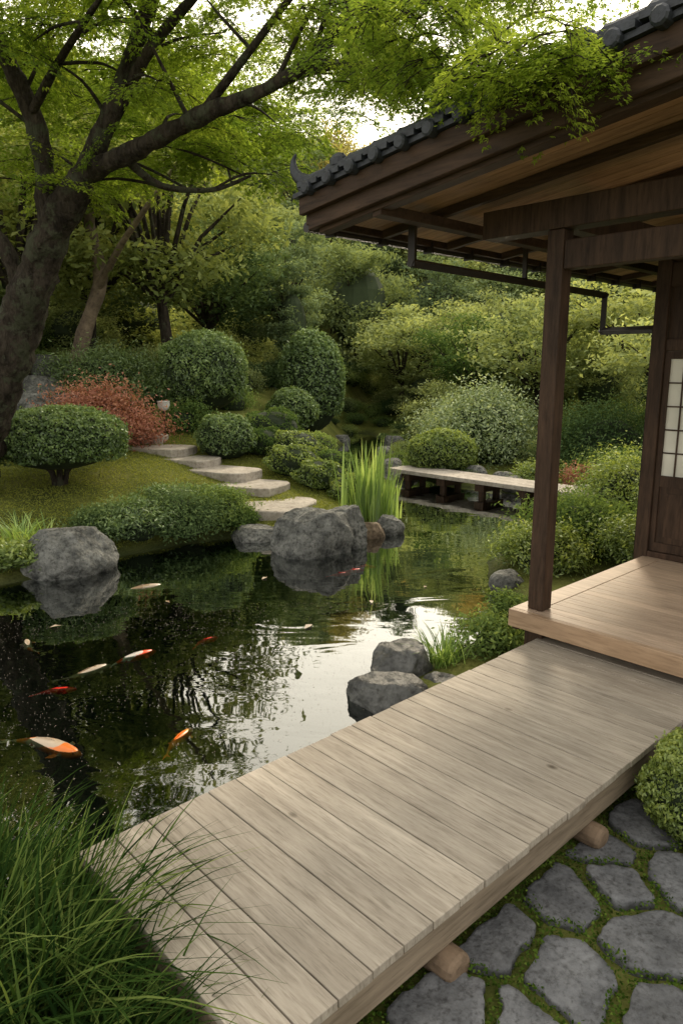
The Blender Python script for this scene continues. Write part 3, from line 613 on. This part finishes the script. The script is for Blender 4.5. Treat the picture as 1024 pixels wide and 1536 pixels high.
for x,y,t,s in mids:
    o=obj(["oak_tree","maple_tree","evergreen_tree","warm_tree","cypress_tree","young_maple_tree"][t],T[t],(x,y,h(x,y)-.1)); o.scale=(s,s,s); o.rotation_euler=(0,0,random.uniform(0,6.28))
mb=MB(); P,Rr=catmull([(-6.2,16.2,h(-6.2,16.2)-.3),(-5.75,16.3,3.1),(-5.3,16.3,4.3),(-5.5,16.4,5.6),(-5.1,16.5,7)],[.22,.17,.15,.12,.07]); mb.tube(P,Rr,12,.2)
P,Rr=catmull([(-5.4,16.3,4.0),(-4.6,15.5,4.8),(-3.6,14.6,5.6),(-2.7,13.8,6.3)],[.09,.07,.05,.02]); mb.tube(P,Rr,8,.1)
mb.make("leaning_tree_trunk",M_bark2,smooth=True)
# ------------------------------------------------------------------ big foreground maple
mp_=empty("maple_tree")
limbs={ 'trunk':([(-5.35,9.7,.3),(-4.88,9.45,1.2),(-4.32,9.2,2.2),(-3.85,9,3.12),(-3.34,8.7,3.88),(-2.85,8.4,4.38)],[.34,.29,.25,.24,.19,.14]),
 'A':([(-3.0,8.5,4.2),(-2.85,8.4,4.38),(-2.17,8,4.54),(-1.38,7.5,4.71),(-.67,7,4.79),(-.24,6.6,4.88),(.15,6.2,5.15),(.44,6,5.5)],[.13,.125,.095,.078,.064,.05,.035,.02]),
 'B':([(-2.95,8.5,4.25),(-2.55,8.3,4.86),(-2.25,8.2,5.41),(-1.9,8,5.95),(-1.5,7.8,6.6)],[.12,.10,.085,.07,.045]),
 'C':([(-3.4,8.75,3.75),(-3.36,8.55,4.79),(-3.52,8.3,5.51),(-3.7,8,6.1),(-3.6,7.6,6.8)],[.14,.11,.085,.07,.045]),
 'D':([(-3.9,9.0,3.0),(-4.0,8.9,3.7),(-4.5,8.8,4.25),(-5.3,8.6,4.5)],[.11,.085,.07,.045]),
 'E':([(-2.5,8.3,4.86),(-1.95,8,5.5),(-1.3,7.6,5.9),(-.6,7.2,6.4)],[.07,.06,.045,.025]),
 'F':([(-1.38,7.5,4.71),(-.9,7.2,5.1),(-.3,6.7,5.5),(.4,6.2,5.8)],[.045,.04,.028,.015]),
 'G':([(-2.3,8.1,4.5),(-2.0,8.4,4.3),(-1.5,8.8,4.35),(-1.1,9.2,4.6)],[.05,.04,.028,.015]),
 'I':([(-3.45,8.5,5.0),(-2.95,8.0,5.3),(-2.4,7.4,5.5),(-1.9,6.8,5.6)],[.05,.045,.03,.015]),
 'J':([(-.67,7,4.79),(-.1,7.1,5.0),(.6,7.2,5.05),(1.4,7.2,5.2)],[.04,.03,.02,.01]),
 'H':([(-.24,6.6,4.86),(.23,5.6,4.42),(.545,4.6,4.0),(.80,3.95,3.75),(1.0,3.5,3.72)],[.03,.022,.016,.011,.005]),
 'H2':([(.15,6.2,5.1),(.7,5.2,4.7),(1.1,4.3,4.35),(1.35,3.7,4.2)],[.03,.02,.014,.006]),
 'H3':([(.0,6.1,4.65),(.3,5.0,4.45),(.45,4.2,4.2),(.75,3.5,4.05)],[.02,.016,.011,.005])}
mb=MB()
for k_,(P,Rr) in limbs.items():
    P2,R2=catmull(P,Rr,12 if k_ in('trunk','A') else 8); mb.tube(P2,R2,22 if Rr[0]>.1 else 8,.3 if Rr[0]>.1 else .12)
twP=[]; rs=random.Random(3)
for k_ in 'ABCDEFGIJ':
    P2,R2=catmull(limbs[k_][0],limbs[k_][1],7)
    for i in range(8,len(P2)-1,3):
        p=P2[i]; d=Vector((rs.uniform(-1,1),rs.uniform(-.6,1.2),rs.uniform(-.1,.8))).normalized(); L_=rs.uniform(.7,1.4)
        q1=p+d*L_*.5+Vector((0,0,.08)); q2=p+d*L_+Vector((rs.uniform(-.2,.2),rs.uniform(-.2,.2),0)); 
        PP,RR=catmull([p,q1,q2],[min(.028,R2[i]*.5),.016,.005],4); mb.tube(PP,RR,5); twP.append(q2)
mb.make("trunk_and_limbs",M_bark,mp_,smooth=True)
def spray(name,R,nl,leaf,mat,droop=.25):
    arms=rng.uniform(0,2*np.pi,9); ang=arms[rng.integers(0,9,nl)]+rng.normal(0,.16,nl); rad=R*np.sqrt(rng.uniform(0,1,nl))
    Cn=np.stack([np.cos(ang)*rad,np.sin(ang)*rad,rng.normal(0,.028,nl)-droop*rad**2/R],1)
    th=ang+rng.normal(0,.7,nl); parts=[]; rd=np.clip(rng.normal(.5,.22,nl),0,1)
    nrm=unit(np.stack([rng.normal(0,.3,nl),rng.normal(0,.3,nl),np.ones(nl)],1)); Ls=leaf*rng.uniform(.7,1.2,nl)
    for dth,sc in ((0,1),(.75,.85),(-.75,.85)):
        t=unit(np.stack([np.cos(th+dth),np.sin(th+dth),rng.normal(-.35,.25,nl)],1)); s=unit(np.cross(nrm,t)); L_=(Ls*sc)[:,None]
        parts.append((np.stack([Cn,Cn+t*L_*.5+s*L_*.17,Cn+t*L_,Cn+t*L_*.5-s*L_*.17],1),0,rd))
    for a_ in arms[:6]:
        parts.append((tube_quads([(0,0,0),(math.cos(a_)*R*.5,math.sin(a_)*R*.5,-droop*R*.25),(math.cos(a_)*R*.95,math.sin(a_)*R*.95,-droop*R*.9)],[.005,.0035,.0015],3),1,.5))
    return quad_mesh(name,parts,[mat,M_bark])
SP=[spray("sp%d"%i,.46,250,.052,M_maple) for i in range(4)]
SF=[spray("sf%d"%i,.26,210,.032,M_maple,.5) for i in range(3)]
def put(meshes,p,s,tilt=.35):
    o=obj("leaf_spray",random.choice(meshes),p,mp_); o.scale=(s,s,s); o.rotation_euler=(random.gauss(0,tilt),random.gauss(0,tilt),random.uniform(0,6.28))
for p in twP:
    for _ in range(3): put(SP,(p.x+rs.gauss(0,.22),p.y+rs.gauss(0,.22)+.15,p.z+rs.gauss(.05,.12)),rs.uniform(.7,1.1))
for i in range(95):
    cx=rs.uniform(-7,-.1); cy=rs.uniform(8.9,12.5) if i%4 else rs.uniform(6.2,8.2)
    if cy>8.5: cz=rs.uniform(4.6+.17*(cy-8.5)+(.3 if cx>-2 else 0),7.4)
    else: cz=rs.uniform(5.5,7.3)
    if cx>-1.0 and cy<10 and i%3: continue
    if noise.noise(Vector((cx*.7,cy*.7,cz*.9)))<-.12: continue
    for _ in range(8): put(SP,(cx+rs.gauss(0,.42),cy+rs.gauss(0,.42),cz+rs.gauss(0,.09)),rs.uniform(.75,1.2),.22)
for i in range(8):
    cx=rs.uniform(-.6,1.7); cy=rs.uniform(6.2,8.2); cz=2.3+cy*rs.uniform(.37,.47)
    for _ in range(6): put(SP,(cx+rs.gauss(0,.3),cy+rs.gauss(0,.3),cz+rs.gauss(0,.07)),rs.uniform(.6,.95),.25)
for k_ in ('H','H2','H3'):
    P2,R2=catmull(limbs[k_][0],limbs[k_][1],8)
    for i in range(6,len(P2)-(5 if k_!='H' else 0)):
        for _ in range(3 if k_=='H' else 2):
            p=P2[i]; put(SF,(p.x+rs.gauss(0,.14),p.y+rs.gauss(0,.14),p.z+rs.gauss(0,.05)),rs.uniform(.6,1.1),.3)
# ------------------------------------------------------------------ koi
def koimat(name,base,patch,th,sc=9):
    m,nt,out=newmat(name); L=nt.links.new; tc=N(nt,'ShaderNodeTexCoord'); n1=N(nt,'ShaderNodeTexNoise'); L(tc.outputs['Object'],n1.inputs['Vector']); n1.inputs['Scale'].default_value=sc
    c=ramp(nt,n1.outputs[0],[(th-.02,base),(th+.02,patch)]); p=N(nt,'ShaderNodeBsdfPrincipled'); p.inputs['Roughness'].default_value=.3; L(c,p.inputs['Base Color']); L(p.outputs[0],out.inputs[0]); return m
K_rw=koimat("koi_red_white",(.75,.68,.6),(.85,.08,.02),.5); K_or=koimat("koi_orange",(.9,.2,.02),(.95,.38,.05),.55); K_red=koimat("koi_red",(.8,.03,.015),(.85,.1,.03),.6)
K_wo=koimat("koi_pale",(.55,.43,.31),(.8,.2,.03),.52,6); K_tan=koimat("koi_tan",(.33,.23,.14),(.52,.42,.32),.5)
def koi(x,y,yaw,L_,mat,bend=.15,z=-.024):
    mb=MB(); S_=[0,.04,.12,.25,.4,.55,.7,.82,.9,.95]; W=[.012,.042,.075,.098,.1,.085,.058,.034,.02,.014]
    cen=lambda s:(Vector(((.5-s)*L_, bend*L_*math.sin(s*3.6-.4)*s,0)))
    R=[]
    for s,w_ in zip(S_,W):
        c=cen(s); d=(cen(s+.02)-cen(s-.02)).normalized(); n_=Vector((-d.y,d.x,0))
        R.append([c+n_*math.cos(t)*w_*L_+Vector((0,0,math.sin(t)*w_*L_*.9)) for t in np.linspace(0,2*math.pi,14,endpoint=False)])
    mb.rings(R)
    def fin(P):
        n=len(mb.v); mb.v+= [tuple(p) for p in P]; mb.f.append(tuple(range(n,n+len(P)))); mb.r.append(.5); mb.m.append(0)
    c=cen(.93); d=(cen(.95)-cen(.9)).normalized(); n_=Vector((-d.y,d.x,0))
    fin([c,c+d*.1*L_+n_*.045*L_,c+d*.2*L_+n_*.1*L_+Vector((0,0,.01)),c+d*.12*L_+n_*.01*L_]); fin([c,c+d*.12*L_+n_*.01*L_,c+d*.2*L_-n_*.06*L_-Vector((0,0,.01)),c+d*.1*L_-n_*.04*L_])
    for sgn in (1,-1):
        c=cen(.22); d=(cen(.24)-cen(.2)).normalized(); n_=Vector((-d.y,d.x,0))*sgn
        fin([c+n_*.08*L_,c+n_*.17*L_+d*.03*L_,c+n_*.2*L_+d*.1*L_,c+n_*.13*L_+d*.1*L_,c+n_*.08*L_+d*.05*L_])
        c=cen(.58); fin([c+n_*.07*L_,c+n_*.12*L_+d*.04*L_,c+n_*.1*L_+d*.08*L_,c+n_*.06*L_+d*.04*L_])
        c=cen(.07)+n_*.045*L_+Vector((0,0,.025*L_)); mb.rings([[c+Vector((math.cos(t)*.009*L_*q,math.sin(t)*.009*L_*q,zz*L_)) for t in np.linspace(0,6.28,8,endpoint=False)] for q,zz in ((1,0),(.9,.008),(.3,.012))],m=1)
    c1=cen(.36)+Vector((0,0,.085*L_)); c2=cen(.66)+Vector((0,0,.05*L_)); fin([c1,c1.lerp(c2,.3)+Vector((0,0,.03*L_)),c2+Vector((0,0,.02*L_)),c2])
    mb.make("koi_fish",[mat,M_metal],loc=(x,y,z),smooth=True,rz=yaw)
R_=math.radians
koi(-2.66,5.72,R_(130),.34,K_wo); koi(-1.70,5.45,R_(48),.42,K_rw,.1); koi(-2.0,5.17,R_(40),.42,K_tan,-.12); koi(-2.1,4.83,R_(20),.30,K_red,.1)
koi(-1.17,5.8,R_(55),.28,K_red,.2); koi(-1.86,4.05,R_(-18),.56,K_wo,.12); koi(-1.03,4.13,R_(75),.34,K_or,.1); koi(-2.15,7.3,R_(35),.5,K_tan,.08)
koi(-.02,7.85,R_(20),.28,K_red,.1); koi(.13,8.02,R_(10),.30,K_red,-.1); koi(.28,8.18,R_(5),.26,K_red,.1)
n=8000; px=rng.uniform(-3.6,.3,n); py=rng.uniform(2.7,6.8,n); k=(np.sin(px*3+py*2)+np.sin(py*4-px)+rng.normal(0,1.0,n)>.0)&(sdist(px,py)<-.05); px,py=px[k],py[k]
q=leaves(np.stack([px,py,np.full(len(px),.004)],1),np.tile([0,0,1.],(len(px),1)),.0034,.8,.05)
obj("floating_pollen",quad_mesh("pollen",[(q,0,.5)],[M_slab]))
q=leaves(np.array([[-.86,7.62,.008],[-1.75,6.8,.008],[-2.6,6.1,.008],[.3,6.8,.008],[-.3,6.1,.008],[.9,7.3,.008]]),np.tile([0,0,1.],(6,1)),.06,.45,.03)
obj("floating_leaves",quad_mesh("fl",[(q,0,.5)],[K_tan]))
# ------------------------------------------------------------------ sky, sun, camera
W=bpy.data.worlds.new("World"); S.world=W; W.use_nodes=True; nt=W.node_tree; nt.nodes.clear(); L=nt.links.new
EL,AZ=R_(38),R_(16)
D=Vector((math.sin(AZ)*math.cos(EL),math.cos(AZ)*math.cos(EL),math.sin(EL)))
sky=N(nt,'ShaderNodeTexSky',sky_type='NISHITA',sun_disc=False,sun_elevation=EL,sun_rotation=AZ,dust_density=4.0,air_density=1.2)
tc=N(nt,'ShaderNodeTexCoord'); n1=N(nt,'ShaderNodeTexNoise'); L(tc.outputs['Generated'],n1.inputs['Vector']); n1.inputs['Scale'].default_value=2.2; n1.inputs['Detail'].default_value=6
cl=ramp(nt,n1.outputs[0],[(.35,(.75,.75,.75)),(.6,(.96,.96,.96))])
dp=N(nt,'ShaderNodeVectorMath',operation='DOT_PRODUCT'); L(tc.outputs['Generated'],dp.inputs[0]); dp.inputs[1].default_value=(math.sin(AZ)*math.cos(.4),math.cos(AZ)*math.cos(.4),math.sin(.4))
gr=N(nt,'ShaderNodeMapRange'); L(dp.outputs['Value'],gr.inputs[0]); gr.inputs[1].default_value=.3; gr.inputs[2].default_value=1
gw=N(nt,'ShaderNodeMixRGB'); L(gr.outputs[0],gw.inputs[0]); gw.inputs[1].default_value=(14.2,13.7,12.6,1); gw.inputs[2].default_value=(36,33,27,1)
cc=N(nt,'ShaderNodeMixRGB'); L(cl,cc.inputs[0]); L(sky.outputs[0],cc.inputs[1]); L(gw.outputs[0],cc.inputs[2])
bg=N(nt,'ShaderNodeBackground'); bg.inputs['Strength'].default_value=.1; L(cc.outputs[0],bg.inputs[0]); o=N(nt,'ShaderNodeOutputWorld'); L(bg.outputs[0],o.inputs[0])
sl=bpy.data.lights.new("sun",'SUN'); sl.energy=2.2; sl.angle=R_(9); sl.color=(1,.84,.62); so=bpy.data.objects.new("sun",sl); link(so)
so.rotation_euler=D.to_track_quat('Z','Y').to_euler()
cam=bpy.data.cameras.new("camera"); co=bpy.data.objects.new("camera",cam); link(co); co.location=(0,0,2.3); co.rotation_euler=(R_(90-11.4),0,0)
cam.sensor_fit='VERTICAL'; cam.sensor_height=36; cam.sensor_width=24; cam.lens=24.85; cam.clip_end=2000; cam.clip_start=.05
S.camera=co
S.view_settings.view_transform='Standard'; S.view_settings.look='None'; S.view_settings.exposure=0
